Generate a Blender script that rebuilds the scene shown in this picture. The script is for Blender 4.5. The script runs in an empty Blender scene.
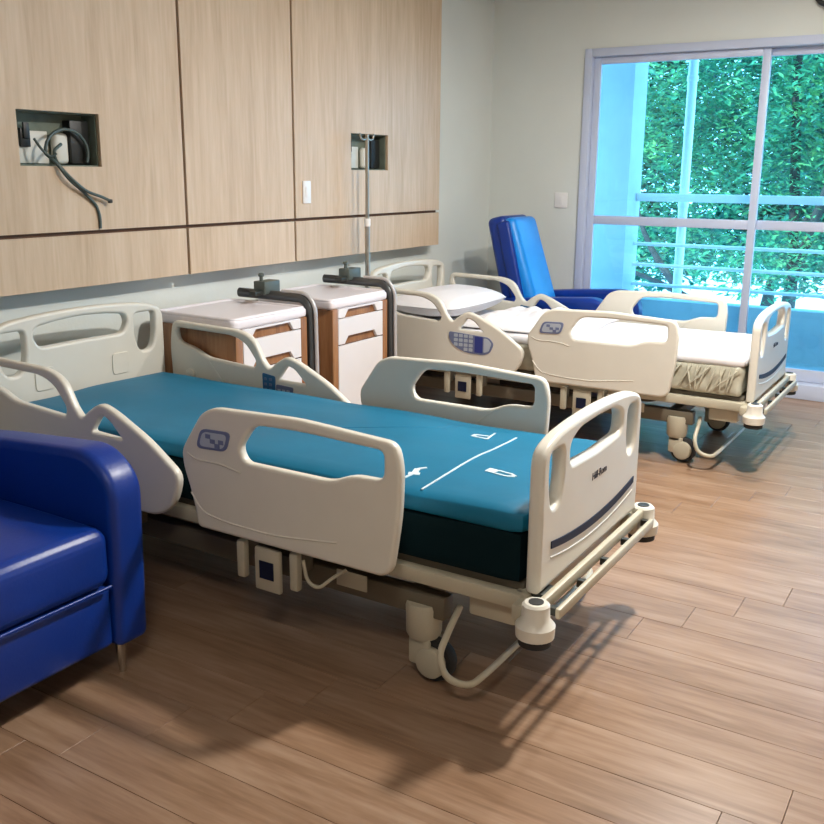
import bpy, bmesh, math, random
from mathutils import Matrix, Vector, noise
random.seed(7)
scene = bpy.context.scene
C = bpy.context.collection
R = math.radians

# ------------------------------------------------------------------ camera
F_PX, YAW, PITCH, ROLL, PY = 934.11, R(121.6635), R(13.6918), R(0.475), 399.15
CAM = Vector((3.68, -2.332, 1.6))
fw = Vector((math.cos(PITCH)*math.cos(YAW), math.cos(PITCH)*math.sin(YAW), -math.sin(PITCH)))
rt = fw.cross(Vector((0, 0, 1))).normalized()
up = rt.cross(fw)
rt2 = rt*math.cos(ROLL) + up*math.sin(ROLL)
up2 = -rt*math.sin(ROLL) + up*math.cos(ROLL)
cd = bpy.data.cameras.new('camera')
cam = bpy.data.objects.new('camera', cd); C.objects.link(cam)
m3 = Matrix((rt2, up2, -fw)).transposed()
cam.matrix_world = Matrix.Translation(CAM) @ m3.to_4x4()
cd.sensor_width = 36; cd.sensor_fit = 'HORIZONTAL'
cd.lens = F_PX/824*36
cd.shift_y = -(412-PY)/824
cd.clip_start = 0.05; cd.clip_end = 200
scene.camera = cam

# ------------------------------------------------------------------ world, sun, exposure
w = bpy.data.worlds.new('sky'); scene.world = w; w.use_nodes = True
bgn = w.node_tree.nodes['Background']
bgn.inputs[0].default_value = (0.27, 0.63, 1.0, 1)
bgn.inputs[1].default_value = 7.0
sd = bpy.data.lights.new('sun', 'SUN'); sd.energy = 9.0; sd.angle = R(2); sd.color = (0.85, 1.0, 0.95)
so = bpy.data.objects.new('sun', sd); C.objects.link(so)
so.rotation_euler = Vector((0.35, 0.75, -0.9)).to_track_quat('-Z', 'Y').to_euler()
LAMP_W = 95.0
LAMP_COL = (1.0, 0.96, 0.90)
vs = scene.view_settings
vs.view_transform = 'Standard'; vs.look = 'None'; vs.gamma = 1.0; vs.use_curve_mapping = False
vs.exposure = 0.08

# ------------------------------------------------------------------ materials
M = {}
def mat(name, col, rough=0.5, metal=0.0, spec=0.5, coat=0.0, emit=None, estr=0, var=0.04, vscale=9.0, bump=0.0, bscale=60.0):
    m = bpy.data.materials.new(name); m.use_nodes = True
    nt = m.node_tree; p = nt.nodes['Principled BSDF']
    p.inputs['Roughness'].default_value = rough; p.inputs['Metallic'].default_value = metal
    p.inputs['Specular IOR Level'].default_value = spec
    if coat: p.inputs['Coat Weight'].default_value = coat; p.inputs['Coat Roughness'].default_value = 0.1
    tc = nt.nodes.new('ShaderNodeTexCoord')
    if var:
        n = nt.nodes.new('ShaderNodeTexNoise'); n.inputs['Scale'].default_value = vscale; n.inputs['Detail'].default_value = 4
        nt.links.new(tc.outputs['Object'], n.inputs['Vector'])
        r = nt.nodes.new('ShaderNodeValToRGB')
        r.color_ramp.elements[0].position = 0.3; r.color_ramp.elements[1].position = 0.7
        r.color_ramp.elements[0].color = (*[c*(1-var) for c in col], 1)
        r.color_ramp.elements[1].color = (*[min(1, c*(1+var)) for c in col], 1)
        nt.links.new(n.outputs['Fac'], r.inputs['Fac']); nt.links.new(r.outputs['Color'], p.inputs['Base Color'])
    else: p.inputs['Base Color'].default_value = (*col, 1)
    if bump:
        n2 = nt.nodes.new('ShaderNodeTexNoise'); n2.inputs['Scale'].default_value = bscale; n2.inputs['Detail'].default_value = 3
        nt.links.new(tc.outputs['Object'], n2.inputs['Vector'])
        b = nt.nodes.new('ShaderNodeBump'); b.inputs['Strength'].default_value = bump; b.inputs['Distance'].default_value = 0.01
        nt.links.new(n2.outputs['Fac'], b.inputs['Height']); nt.links.new(b.outputs['Normal'], p.inputs['Normal'])
    if emit: p.inputs['Emission Color'].default_value = (*emit, 1); p.inputs['Emission Strength'].default_value = estr
    M[name] = m; return m

def wood(name, cols, scale, rough=0.5, rnd=0.0, fine=0.5):
    """grain stretched along one object axis; optional tone change from piece to piece"""
    m = bpy.data.materials.new(name); m.use_nodes = True
    nt = m.node_tree; p = nt.nodes['Principled BSDF']; L = nt.links.new
    tc = nt.nodes.new('ShaderNodeTexCoord'); oi = nt.nodes.new('ShaderNodeObjectInfo')
    add = nt.nodes.new('ShaderNodeVectorMath'); add.operation = 'ADD'
    sc = nt.nodes.new('ShaderNodeVectorMath'); sc.operation = 'SCALE'; sc.inputs[0].default_value = (7.3, 3.1, 5.7)
    L(oi.outputs['Random'], sc.inputs['Scale']); L(tc.outputs['Object'], add.inputs[0]); L(sc.outputs[0], add.inputs[1])
    mp = nt.nodes.new('ShaderNodeMapping'); mp.inputs['Scale'].default_value = scale; L(add.outputs[0], mp.inputs['Vector'])
    n = nt.nodes.new('ShaderNodeTexNoise'); n.inputs['Scale'].default_value = 1.0; n.inputs['Detail'].default_value = 6; n.inputs['Roughness'].default_value = 0.6
    n.inputs['Distortion'].default_value = 0.6; L(mp.outputs[0], n.inputs['Vector'])
    mp2 = nt.nodes.new('ShaderNodeMapping'); mp2.inputs['Scale'].default_value = [s*5 for s in scale]; L(add.outputs[0], mp2.inputs['Vector'])
    n2 = nt.nodes.new('ShaderNodeTexNoise'); n2.inputs['Scale'].default_value = 1.0; n2.inputs['Detail'].default_value = 3; L(mp2.outputs[0], n2.inputs['Vector'])
    mx = nt.nodes.new('ShaderNodeMath'); mx.operation = 'MULTIPLY_ADD'; mx.inputs[1].default_value = fine; L(n2.outputs['Fac'], mx.inputs[0]); L(n.outputs['Fac'], mx.inputs[2])
    r = nt.nodes.new('ShaderNodeValToRGB'); e = r.color_ramp.elements
    e[0].position = 0.5; e[0].color = (*cols[0], 1); e[1].position = 1.0; e[1].color = (*cols[2], 1)
    k = e.new(0.74); k.color = (*cols[1], 1)
    L(mx.outputs[0], r.inputs['Fac'])
    hv = nt.nodes.new('ShaderNodeHueSaturation')
    mr = nt.nodes.new('ShaderNodeMapRange'); mr.inputs['To Min'].default_value = 1-rnd; mr.inputs['To Max'].default_value = 1+rnd
    L(oi.outputs['Random'], mr.inputs['Value']); L(mr.outputs[0], hv.inputs['Value']); L(r.outputs['Color'], hv.inputs['Color'])
    L(hv.outputs['Color'], p.inputs['Base Color'])
    b = nt.nodes.new('ShaderNodeBump'); b.inputs['Strength'].default_value = 0.12; b.inputs['Distance'].default_value = 0.003
    L(mx.outputs[0], b.inputs['Height']); L(b.outputs['Normal'], p.inputs['Normal'])
    p.inputs['Roughness'].default_value = rough
    M[name] = m; return m

mat('wall_paint', (0.70, 0.73, 0.69), 0.75, var=0.025, vscale=2.0, bump=0.08, bscale=40)
mat('wall_beige', (0.55, 0.50, 0.43), 0.75)
mat('ceiling_paint', (0.62, 0.62, 0.58), 0.85)
mat('subfloor', (0.05, 0.035, 0.025), 0.8)
wood('oak_panel', ((0.50, 0.355, 0.225), (0.585, 0.435, 0.295), (0.66, 0.51, 0.365)), (14, 11, 0.9), 0.45, 0.03)
mat('panel_backing', (0.13, 0.062, 0.03), 0.7, var=0.15)
wood('floor_wood', ((0.19, 0.105, 0.058), (0.29, 0.176, 0.108), (0.385, 0.258, 0.175)), (1.1, 11, 11), 0.30, 0.06)
wood('cabinet_wood', ((0.19, 0.075, 0.028), (0.30, 0.135, 0.055), (0.40, 0.20, 0.09)), (12, 12, 1.2), 0.45)
mat('bed_plastic', (0.70, 0.67, 0.59), 0.33, var=0.015)
mat('frame_enamel', (0.46, 0.42, 0.32), 0.42)
mat('under_metal', (0.12, 0.10, 0.07), 0.5)
mat('dark_steel', (0.05, 0.055, 0.05), 0.45, 0.5)
mat('black_plastic', (0.012, 0.014, 0.014), 0.45)
mat('rubber', (0.02, 0.02, 0.02), 0.7)
mat('navy_strip', (0.008, 0.012, 0.035), 0.5, spec=0.2)
mat('key_panel', (0.14, 0.17, 0.30), 0.35)
mat('key_light', (0.42, 0.47, 0.55), 0.4)
mat('key_blue', (0.02, 0.035, 0.22), 0.3)
mat('key_teal', (0.03, 0.12, 0.26), 0.3)
mat('mattress_teal', (0.004, 0.145, 0.265), 0.5, spec=0.3, var=0.10, vscale=3.0, bump=0.15, bscale=7)
mat('mattress_dark', (0.002, 0.012, 0.016), 0.85, spec=0.1)
mat('print_white', (0.62, 0.74, 0.80), 0.5)
mat('sheet_white', (0.80, 0.78, 0.80), 0.7, var=0.02, bump=0.3, bscale=14)
mat('plastic_wrap', (0.50, 0.48, 0.38), 0.18, coat=0.4, var=0.12, vscale=20)
mat('laminate_white', (0.78, 0.75, 0.76), 0.35, var=0.01)
mat('tray_white', (0.80, 0.76, 0.80), 0.3, var=0.01)
mat('arm_grey', (0.10, 0.105, 0.11), 0.35, 0.6)
mat('arm_light', (0.55, 0.54, 0.55), 0.35, 0.3)
mat('clamp_green_grey', (0.085, 0.105, 0.095), 0.5)
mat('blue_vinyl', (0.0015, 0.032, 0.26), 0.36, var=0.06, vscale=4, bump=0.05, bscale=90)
mat('window_lit_vinyl', (0.006, 0.26, 0.78), 0.36, var=0.06, vscale=4, bump=0.05, bscale=90)  # same upholstery as the dark blue, with window light put into its colour
mat('chrome', (0.62, 0.60, 0.55), 0.2, 1.0)
mat('pole_steel', (0.45, 0.44, 0.40), 0.3, 0.9)
mat('socket_white', (0.70, 0.69, 0.62), 0.5)
mat('cavity', (0.15, 0.18, 0.14), 0.7, var=0.25, vscale=12)
mat('cable_grey', (0.07, 0.10, 0.095), 0.5)
mat('switch_white', (0.82, 0.81, 0.80), 0.35, var=0)
mat('alu_white', (0.56, 0.62, 0.78), 0.35, var=0.01)
mat('balcony_white', (0.44, 0.50, 0.56), 0.7)
mat('balcony_grey', (0.30, 0.42, 0.47), 0.7)
mat('rail_steel', (0.78, 0.82, 0.84), 0.45)
mat('bark', (0.05, 0.045, 0.04), 0.9, var=0.3)
mat('ground_pale', (0.55, 0.58, 0.55), 0.9, var=0.1, vscale=0.6)
mat('lamp_glow', (0.9, 0.9, 0.9), 0.5, emit=(1.0, 0.93, 0.82), estr=20, var=0)
mat('lamp_frame', (0.8, 0.8, 0.8), 0.4)

def leafmat(name, a, b, c):
    m = bpy.data.materials.new(name); m.use_nodes = True; nt = m.node_tree; L = nt.links.new
    p = nt.nodes['Principled BSDF']; tc = nt.nodes.new('ShaderNodeTexCoord')
    n = nt.nodes.new('ShaderNodeTexNoise'); n.inputs['Scale'].default_value = 1.7; n.inputs['Detail'].default_value = 6; n.inputs['Roughness'].default_value = 0.75
    L(tc.outputs['Object'], n.inputs['Vector'])
    r = nt.nodes.new('ShaderNodeValToRGB'); e = r.color_ramp.elements
    e[0].position = 0.32; e[0].color = (*a, 1); e[1].position = 0.68; e[1].color = (*c, 1); k = e.new(0.5); k.color = (*b, 1)
    L(n.outputs['Fac'], r.inputs['Fac']); L(r.outputs['Color'], p.inputs['Base Color'])
    p.inputs['Roughness'].default_value = 0.45
    t = nt.nodes.new('ShaderNodeBsdfTranslucent'); L(r.outputs['Color'], t.inputs['Color'])
    mix = nt.nodes.new('ShaderNodeMixShader'); mix.inputs[0].default_value = 0.4
    L(p.outputs[0], mix.inputs[1]); L(t.outputs[0], mix.inputs[2]); L(mix.outputs[0], nt.nodes['Material Output'].inputs['Surface'])
    M[name] = m
leafmat('leaf_deep', (0.008, 0.075, 0.08), (0.03, 0.20, 0.15), (0.10, 0.40, 0.20))
leafmat('leaf_light', (0.01, 0.10, 0.08), (0.06, 0.30, 0.16), (0.28, 0.58, 0.20))

def glassmat():
    m = bpy.data.materials.new('window_glass'); m.use_nodes = True; nt = m.node_tree; L = nt.links.new
    nt.nodes.remove(nt.nodes['Principled BSDF'])
    t = nt.nodes.new('ShaderNodeBsdfTransparent'); t.inputs[0].default_value = (0.80, 0.96, 1.0, 1)
    g = nt.nodes.new('ShaderNodeBsdfGlossy'); g.inputs['Roughness'].default_value = 0.02
    fr = nt.nodes.new('ShaderNodeFresnel'); fr.inputs[0].default_value = 1.45
    mix = nt.nodes.new('ShaderNodeMixShader'); L(fr.outputs[0], mix.inputs[0]); L(t.outputs[0], mix.inputs[1]); L(g.outputs[0], mix.inputs[2])
    L(mix.outputs[0], nt.nodes['Material Output'].inputs['Surface']); M['window_glass'] = m
glassmat()

# ------------------------------------------------------------------ mesh helpers
def link(name, me, m, parent=None, smooth=False):
    o = bpy.data.objects.new(name, me); C.objects.link(o)
    if m: me.materials.clear(); me.materials.append(M[m])
    if smooth:
        for p in me.polygons: p.use_smooth = True
    if parent: o.parent = parent
    return o
def tag(o, label, cat, group=None, kind=None):
    o['label'] = label; o['category'] = cat
    if group: o['group'] = group
    if kind: o['kind'] = kind
    return o
def struct(o): o['kind'] = 'structure'; return o
def empty(name, loc=(0, 0, 0)):
    o = bpy.data.objects.new(name, None); C.objects.link(o); o.location = loc; o.empty_display_size = 0.1; return o
def finish(bm, name, m, parent=None, angle=40):
    bmesh.ops.recalc_face_normals(bm, faces=bm.faces)
    me = bpy.data.meshes.new(name); bm.to_mesh(me); bm.free()
    for p in me.polygons: p.use_smooth = True
    me.set_sharp_from_angle(angle=R(angle))
    return link(name, me, m, parent)
def add_box(bm, x0, x1, y0, y1, z0, z1, r=0.0, seg=2):
    mtx = Matrix.Translation(((x0+x1)/2, (y0+y1)/2, (z0+z1)/2)) @ Matrix.Diagonal((x1-x0, y1-y0, z1-z0, 1))
    g = bmesh.ops.create_cube(bm, size=1, matrix=mtx)
    if r > 0:
        es = list({e for v in g['verts'] for e in v.link_edges})
        bmesh.ops.bevel(bm, geom=es, offset=r, segments=seg, affect='EDGES', profile=0.5)
def box(name, x0, x1, y0, y1, z0, z1, m, parent=None, r=0.0, seg=2):
    bm = bmesh.new(); add_box(bm, x0, x1, y0, y1, z0, z1, r, seg); return finish(bm, name, m, parent)
def boxes(name, lst, m, parent=None, r=0.0, seg=2):
    bm = bmesh.new()
    for b in lst: add_box(bm, *b, r, seg)
    return finish(bm, name, m, parent)
def add_lathe(bm, prof, c, axis='z', n=20):
    rings = []
    for (r_, h) in prof:
        ring = []
        for i in range(n):
            a = 2*math.pi*i/n; u, v = r_*math.cos(a), r_*math.sin(a)
            co = (c[0]+u, c[1]+v, c[2]+h) if axis == 'z' else ((c[0]+u, c[1]+h, c[2]+v) if axis == 'y' else (c[0]+h, c[1]+u, c[2]+v))
            ring.append(bm.verts.new(co))
        rings.append(ring)
    for a, b in zip(rings, rings[1:]):
        for i in range(n): bm.faces.new((a[i], a[(i+1) % n], b[(i+1) % n], b[i]))
    bm.faces.new(rings[0]); bm.faces.new(rings[-1])
def lathe(name, prof, c, m, parent=None, axis='z', n=20):
    bm = bmesh.new(); add_lathe(bm, prof, c, axis, n); return finish(bm, name, m, parent)
def smooth_path(pts, rad=0.03, n=5):
    """round the inner corners of a 3D polyline"""
    P = [Vector(p) for p in pts]; out = [P[0]]
    for a, b, c in zip(P, P[1:], P[2:]):
        d = min(rad, (a-b).length*0.48, (c-b).length*0.48)
        s = b+(a-b).normalized()*d; e = b+(c-b).normalized()*d
        for k in range(n+1):
            t = k/n; out.append(s*(1-t)**2+b*2*t*(1-t)+e*t*t)
    out.append(P[-1]); return out
def add_tube(bm, pts, r, n=10, closed=False, rz=None):
    P = [Vector(p) for p in pts]; rings = []; N = len(P); prev = None
    for i, p in enumerate(P):
        if closed: t = (P[(i+1) % N]-P[i-1]).normalized()
        else: t = (P[min(i+1, N-1)]-P[max(i-1, 0)]).normalized()
        if prev is None:
            s = t.cross(Vector((0, 0, 1)))
            if s.length < 0.05: s = t.cross(Vector((0, 1, 0)))
            s.normalize()
        else:
            s = (prev-t*prev.dot(t)).normalized()
        prev = s; q = s.cross(t)
        rr = r[i] if isinstance(r, (list, tuple)) else r
        rings.append([bm.verts.new(p+(s*math.cos(2*math.pi*k/n)*rr+q*math.sin(2*math.pi*k/n)*(rz or rr))) for k in range(n)])
    pairs = list(zip(rings, rings[1:]))
    if closed: pairs.append((rings[-1], rings[0]))
    for a, b in pairs:
        for k in range(n): bm.faces.new((a[k], a[(k+1) % n], b[(k+1) % n], b[k]))
    if not closed: bm.faces.new(rings[0][::-1]); bm.faces.new(rings[-1])
def tube(name, pts, r, m, parent=None, n=10, closed=False, rz=None):
    bm = bmesh.new(); add_tube(bm, pts, r, n, closed, rz); return finish(bm, name, m, parent, 60)
def rounded(pts, rad=0.02, n=4):
    """2D closed polygon with rounded corners; a point may carry its own radius"""
    out = []; N = len(pts)
    for i in range(N):
        b = Vector(pts[i][:2]); a = Vector(pts[i-1][:2]); c = Vector(pts[(i+1) % N][:2])
        r_ = pts[i][2] if len(pts[i]) > 2 else rad
        d = min(r_, (a-b).length*0.47, (c-b).length*0.47)
        s = b+(a-b).normalized()*d; e = b+(c-b).normalized()*d
        for k in range(n+1):
            t = k/n; q = s*(1-t)**2+b*2*t*(1-t)+e*t*t; out.append((q.x, q.y))
    return out
PLANES = {'YZ': Matrix(((0, 0, 1, 0), (1, 0, 0, 0), (0, 1, 0, 0), (0, 0, 0, 1))),
          'XZ': Matrix(((1, 0, 0, 0), (0, 0, -1, 0), (0, 1, 0, 0), (0, 0, 0, 1))),
          'XY': Matrix.Identity(4)}
def plate_mesh(loops, thick, bevel, plane, off, res=2):
    """flat sheet with rounded edges and openings, standing in a plane at a distance off along its normal axis"""
    cu = bpy.data.curves.new('outline', 'CURVE'); cu.dimensions = '2D'; cu.fill_mode = 'BOTH'
    cu.extrude = thick/2-bevel; cu.bevel_depth = bevel; cu.bevel_resolution = res; cu.offset = -bevel
    for lp in loops:
        s = cu.splines.new('POLY'); s.points.add(len(lp)-1); s.use_cyclic_u = True
        for i, p in enumerate(lp): s.points[i].co = (p[0], p[1], 0, 1)
    o = bpy.data.objects.new('outline', cu); C.objects.link(o)
    dg = bpy.context.evaluated_depsgraph_get()
    me = bpy.data.meshes.new_from_object(o.evaluated_get(dg))
    bpy.data.objects.remove(o); bpy.data.curves.remove(cu)
    mt = PLANES[plane].copy()
    me.transform(mt)
    d = {'YZ': (off, 0, 0), 'XZ': (0, off, 0), 'XY': (0, 0, off)}[plane]
    me.transform(Matrix.Translation(d))
    return me
def plate(name, loops, thick, bevel, plane, off, m, parent=None, res=2):
    me = plate_mesh(loops, thick, bevel, plane, off, res)
    for p in me.polygons: p.use_smooth = True
    me.set_sharp_from_angle(angle=R(35))
    return link(name, me, m, parent)
def rect(u0, u1, v0, v1): return [(u0, v0), (u1, v0), (u1, v1), (u0, v1)]
def text_mesh(s, size, mtx):
    cu = bpy.data.curves.new('lettering', 'FONT'); cu.body = s; cu.size = size; cu.align_x = 'CENTER'; cu.align_y = 'CENTER'; cu.extrude = 0.0006
    o = bpy.data.objects.new('lettering', cu); C.objects.link(o)
    me = bpy.data.meshes.new_from_object(o.evaluated_get(bpy.context.evaluated_depsgraph_get()))
    bpy.data.objects.remove(o); bpy.data.curves.remove(cu); me.transform(mtx); return me
def copy_tree(o, parent=None):
    c = o.copy(); C.objects.link(c); c.parent = parent
    for ch in o.children: copy_tree(ch, c)
    return c

# ------------------------------------------------------------------ the room
RX1, RY0, RY1, RZ = 5.3, -3.8, 4.85, 3.05
WX0, WX1, WTOP = 0.80, 4.68, 2.525
floor = struct(box('floor', -0.2, RX1+0.2, RY0-0.2, RY1+0.2, -0.12, -0.008, 'subfloor'))
PW, PL = 0.19, 1.22
pm = {}
def plank_mesh(l, wd):
    k = (round(l, 3), round(wd, 3))
    if k not in pm:
        bm = bmesh.new(); g = 0.0007
        add_box(bm, g, l-g, g, wd-g, -0.008, 0.0, 0.0008, 1)
        bmesh.ops.recalc_face_normals(bm, faces=bm.faces)
        me = bpy.data.meshes.new('plank'); bm.to_mesh(me); bm.free(); me.materials.append(M['floor_wood']); pm[k] = me
    return pm[k]
nrow = 0; y = -0.505-PW*18
while y < RY1:
    yb = max(y, RY0); yt = min(y+PW, RY1)
    if yt-yb > 0.02:
        x = -((nrow*0.47) % PL) if nrow % 2 else -((nrow*0.47+0.61) % PL)
        while x < RX1:
            a, b = max(x, 0), min(x+PL, RX1)
            if b-a > 0.03:
                o = bpy.data.objects.new('plank', plank_mesh(b-a, yt-yb)); C.objects.link(o); o.location = (a, yb, 0); o.parent = floor
            x += PL
    y += PW; nrow += 1

struct(box('ceiling', -0.2, RX1+0.2, RY0-0.2, RY1+0.2, RZ, RZ+0.2, 'ceiling_paint'))
wall_head = struct(box('wall_head', -0.2, 0, RY0-0.2, RY1+0.2, 0, RZ, 'wall_paint'))
struct(box('wall_opposite', RX1, RX1+0.2, RY0-0.2, RY1+0.2, 0, RZ, 'wall_beige'))
struct(box('wall_front', 0, RX1, RY0-0.2, RY0, 0, RZ, 'wall_beige'))
struct(boxes('wall_window', [(0, WX0, RY1, RY1+0.2, 0, RZ), (WX1, RX1, RY1, RY1+0.2, 0, RZ), (WX0, WX1, RY1, RY1+0.2, WTOP, RZ)], 'wall_paint'))
struct(box('baseboard_window', 0.0, WX0-0.02, RY1-0.012, RY1, 0, 0.07, 'switch_white'))
struct(box('baseboard_head', 0.0, 0.012, RY0, RY1-0.012, 0, 0.07, 'switch_white'))

# wood panels on the head wall
PX = 0.12
cols = [(-3.1, -0.48), (-0.48, 1.22), (1.22, 2.102), (2.102, 3.80)]
Z0, ZG, ZT = 1.07, 1.315, 3.03
g = 0.009
B1 = (0.264, 0.694, 1.610, 1.842); B2 = (2.68, 3.107, 1.607, 1.834)
backing = plate('panel_backing', [rect(-3.09, 3.79, Z0+0.012, ZT), rect(*B1)[::-1], rect(*B2)[::-1]], 0.012, 0.0, 'YZ', PX-0.029, 'panel_backing', wall_head)
boxes('batten', [(0, PX-0.035, ya, ya+0.05, Z0+0.02, ZT) for ya in (-3.0, -0.9, 0.15, 0.82, 1.5, 2.45, 3.25, 3.70)], 'panel_backing', wall_head)
for i, (a, b) in enumerate(cols):
    lo = rect(a+g, b-g if i < 3 else b, Z0, ZG-g)
    hi = rect(a+g, b-g if i < 3 else b, ZG+g, ZT)
    plate('wall_panel', [lo], 0.022, 0.0015, 'YZ', PX-0.011, 'oak_panel', wall_head, 1)
    lp = [hi]
    if i == 1: lp.append(rect(*B1)[::-1])
    if i == 3: lp.append(rect(*B2)[::-1])
    plate('wall_panel', lp, 0.022, 0.0015, 'YZ', PX-0.011, 'oak_panel', wall_head, 1)

# service boxes set into the panels
def service_box(b, label, cable):
    y0, y1, z0, z1 = b
    e = empty('service_box', (0, (y0+y1)/2, (z0+z1)/2)); tag(e, label, 'outlet box')
    hy, hz = (y1-y0)/2, (z1-z0)/2
    boxes('lining', [(0.001, 0.008, -hy, hy, -hz, hz), (0.008, 0.098, -hy, -hy+0.006, -hz, hz), (0.008, 0.098, hy-0.006, hy, -hz, hz),
                     (0.008, 0.098, -hy+0.006, hy-0.006, -hz, -hz+0.006), (0.008, 0.098, -hy+0.006, hy-0.006, hz-0.006, hz)], 'cavity', e)
    box('socket_plate', 0.008, 0.018, -hy+0.01, 0.01, -hz+0.012, 0.035, 'socket_white', e, 0.003)
    boxes('socket', [(0.018, 0.034, -hy+0.075, -hy+0.125, -0.035, 0.045), (0.034, 0.045, -hy+0.085, -hy+0.115, 0.0, 0.07)], 'black_plastic', e, 0.004)
    box('pipe_stub', 0.008, 0.05, 0.02, 0.10, -hz+0.01, 0.03, 'socket_white', e, 0.02, 3)
    box('dark_module', 0.008, 0.06, 0.10, hy-0.012, -hz+0.012, hz-0.03, 'black_plastic', e, 0.004)
    return e
service_box(B1, 'open outlet recess with coiled cable spilling out of it', True)
service_box(B2, 'open outlet recess in wood panel behind the tall thin pole', False)
yc, zc = (B1[0]+B1[1])/2, (B1[2]+B1[3])/2
e = empty('loose_cable', (0.1, yc, zc)); tag(e, 'loose grey cable looping from recess and hanging down wood panel', 'cable')
loop = [(-0.02+0.0*k, 0.06+0.115*math.cos(R(a)), -0.055+0.10*math.sin(R(a))) for k, a in enumerate(range(-25, 190, 15))]
tail = smooth_path(loop[-1:]+[(0.035, -0.045, -0.10), (0.05, 0.0, -0.17), (0.035, 0.10, -0.235), (0.025, 0.165, -0.29), (0.026, 0.18, -0.34), (0.026, 0.178, -0.395)], 0.05, 4)
tube('cable', loop[:-1]+tail, 0.0072, 'cable_grey', e, 8)
tube('cable', smooth_path([(-0.02, 0.03, -0.02), (0.0, -0.03, -0.05), (0.03, -0.04, -0.10), (0.055, 0.0, -0.16), (0.05, 0.09, -0.225), (0.045, 0.18, -0.25), (0.045, 0.225, -0.268)], 0.04, 4), 0.0072, 'cable_grey', e, 8)
tube('cable', smooth_path([(-0.03, -0.1, 0.0), (0.0, -0.085, -0.05), (0.01, -0.05, -0.08), (0.02, -0.03, -0.06)], 0.03, 4), 0.006, 'cable_grey', e, 8)
box('plug_end', 0.037, 0.053, 0.218, 0.238, -0.28, -0.262, 'black_plastic', e, 0.004)

e = empty('light_switch', (PX, 2.21, 1.475)); tag(e, 'narrow white switch plate on the wood panel', 'switch')
box('plate', 0, 0.010, -0.037, 0.037, -0.066, 0.066, 'switch_white', e, 0.003)
box('rocker', 0.010, 0.014, -0.018, 0.018, -0.03, 0.03, 'switch_white', e, 0.002)
e = empty('light_switch', (0.65, RY1, 1.385)); tag(e, 'small white switch plate beside the window frame', 'switch')
box('plate', -0.055, 0.055, -0.010, 0, -0.06, 0.06, 'switch_white', e, 0.003)
box('rocker', -0.02, 0.02, -0.014, -0.010, -0.035, 0.035, 'switch_white', e, 0.002)
e = empty('wall_bracket', (2.53, RY1, 2.76)); tag(e, 'small dark curved bracket above the sliding window', 'bracket')
box('plate', -0.05, 0.05, -0.012, 0, -0.04, 0.10, 'black_plastic', e, 0.004)
tube('hook', smooth_path([(-0.04, -0.006, 0.05), (-0.10, -0.05, 0.02), (-0.06, -0.06, -0.05), (0.05, -0.05, -0.06)], 0.06, 5), 0.017, 'black_plastic', e, 8)

# sliding window
win = empty('window_1', (0, 0, 0)); win['kind'] = 'structure'
YF = RY1-0.02
fr = 0.06
boxes('outer_frame', [(WX0, WX0+fr, YF, YF+0.16, 0.02, WTOP), (WX1-fr, WX1, YF, YF+0.16, 0.02, WTOP), (WX0+fr, WX1-fr, YF, YF+0.16, WTOP-fr, WTOP), (WX0, WX1, YF, YF+0.16, 0, 0.11)], 'alu_white', win, 0.004)
def sash(x0, x1, yy):
    s = empty('sash'); s.parent = win
    st = 0.055; z0, z1 = 0.112, WTOP-fr-0.002
    boxes('sash_frame', [(x0, x0+st, yy, yy+0.04, z0, z1), (x1-st, x1, yy, yy+0.04, z0, z1), (x0+st, x1-st, yy, yy+0.04, z0, z0+0.09), (x0+st, x1-st, yy, yy+0.04, z1-0.05, z1), (x0+st, x1-st, yy, yy+0.04, 1.205, 1.272)], 'alu_white', s, 0.003)
    for (a, b) in ((z0+0.09, 1.205), (1.272, z1-0.05)):
        box('pane', x0+st-0.004, x1-st+0.004, yy+0.017, yy+0.023, a-0.004, b+0.004, 'window_glass', s)
sash(WX0+fr+0.002, 2.165, RY1+0.03)
sash(2.10, 3.40, RY1+0.08)
sash(3.345, WX1-fr-0.002, RY1+0.03)

# ceiling lamps
def lamp(x, y, label, wt=1.0, s=0.17):
    e = empty('ceiling_lamp', (x, y, RZ)); tag(e, label, 'ceiling lamp')
    boxes('frame', [(-s-0.02, -s, -s-0.02, s+0.02, -0.02, 0), (s, s+0.02, -s-0.02, s+0.02, -0.02, 0), (-s, s, -s-0.02, -s, -0.02, 0), (-s, s, s, s+0.02, -0.02, 0)], 'lamp_frame', e, 0.003)
    box('diffuser', -s, s, -s, s, -0.008, -0.001, 'lamp_glow', e)
    ld = bpy.data.lights.new('lamp_light', 'AREA'); ld.shape = 'SQUARE'; ld.size = 2*s; ld.energy = LAMP_W*wt; ld.color = LAMP_COL
    lo = bpy.data.objects.new('lamp_light', ld); C.objects.link(lo); lo.parent = e; lo.location = (0, 0, -0.025)
lamp(3.1, 1.45, 'square ceiling lamp over the foot of the blue mattress bed', 1.3, 0.09)
lamp(2.65, 2.9, 'square ceiling lamp over the foot of the white mattress bed', 0.52, 0.09)
lamp(3.3, -2.3, 'added wide square fill light in front of the blue mattress bed', 0.13, 0.3)  # unseen fill, added to brighten the near side of the bed rails

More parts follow.
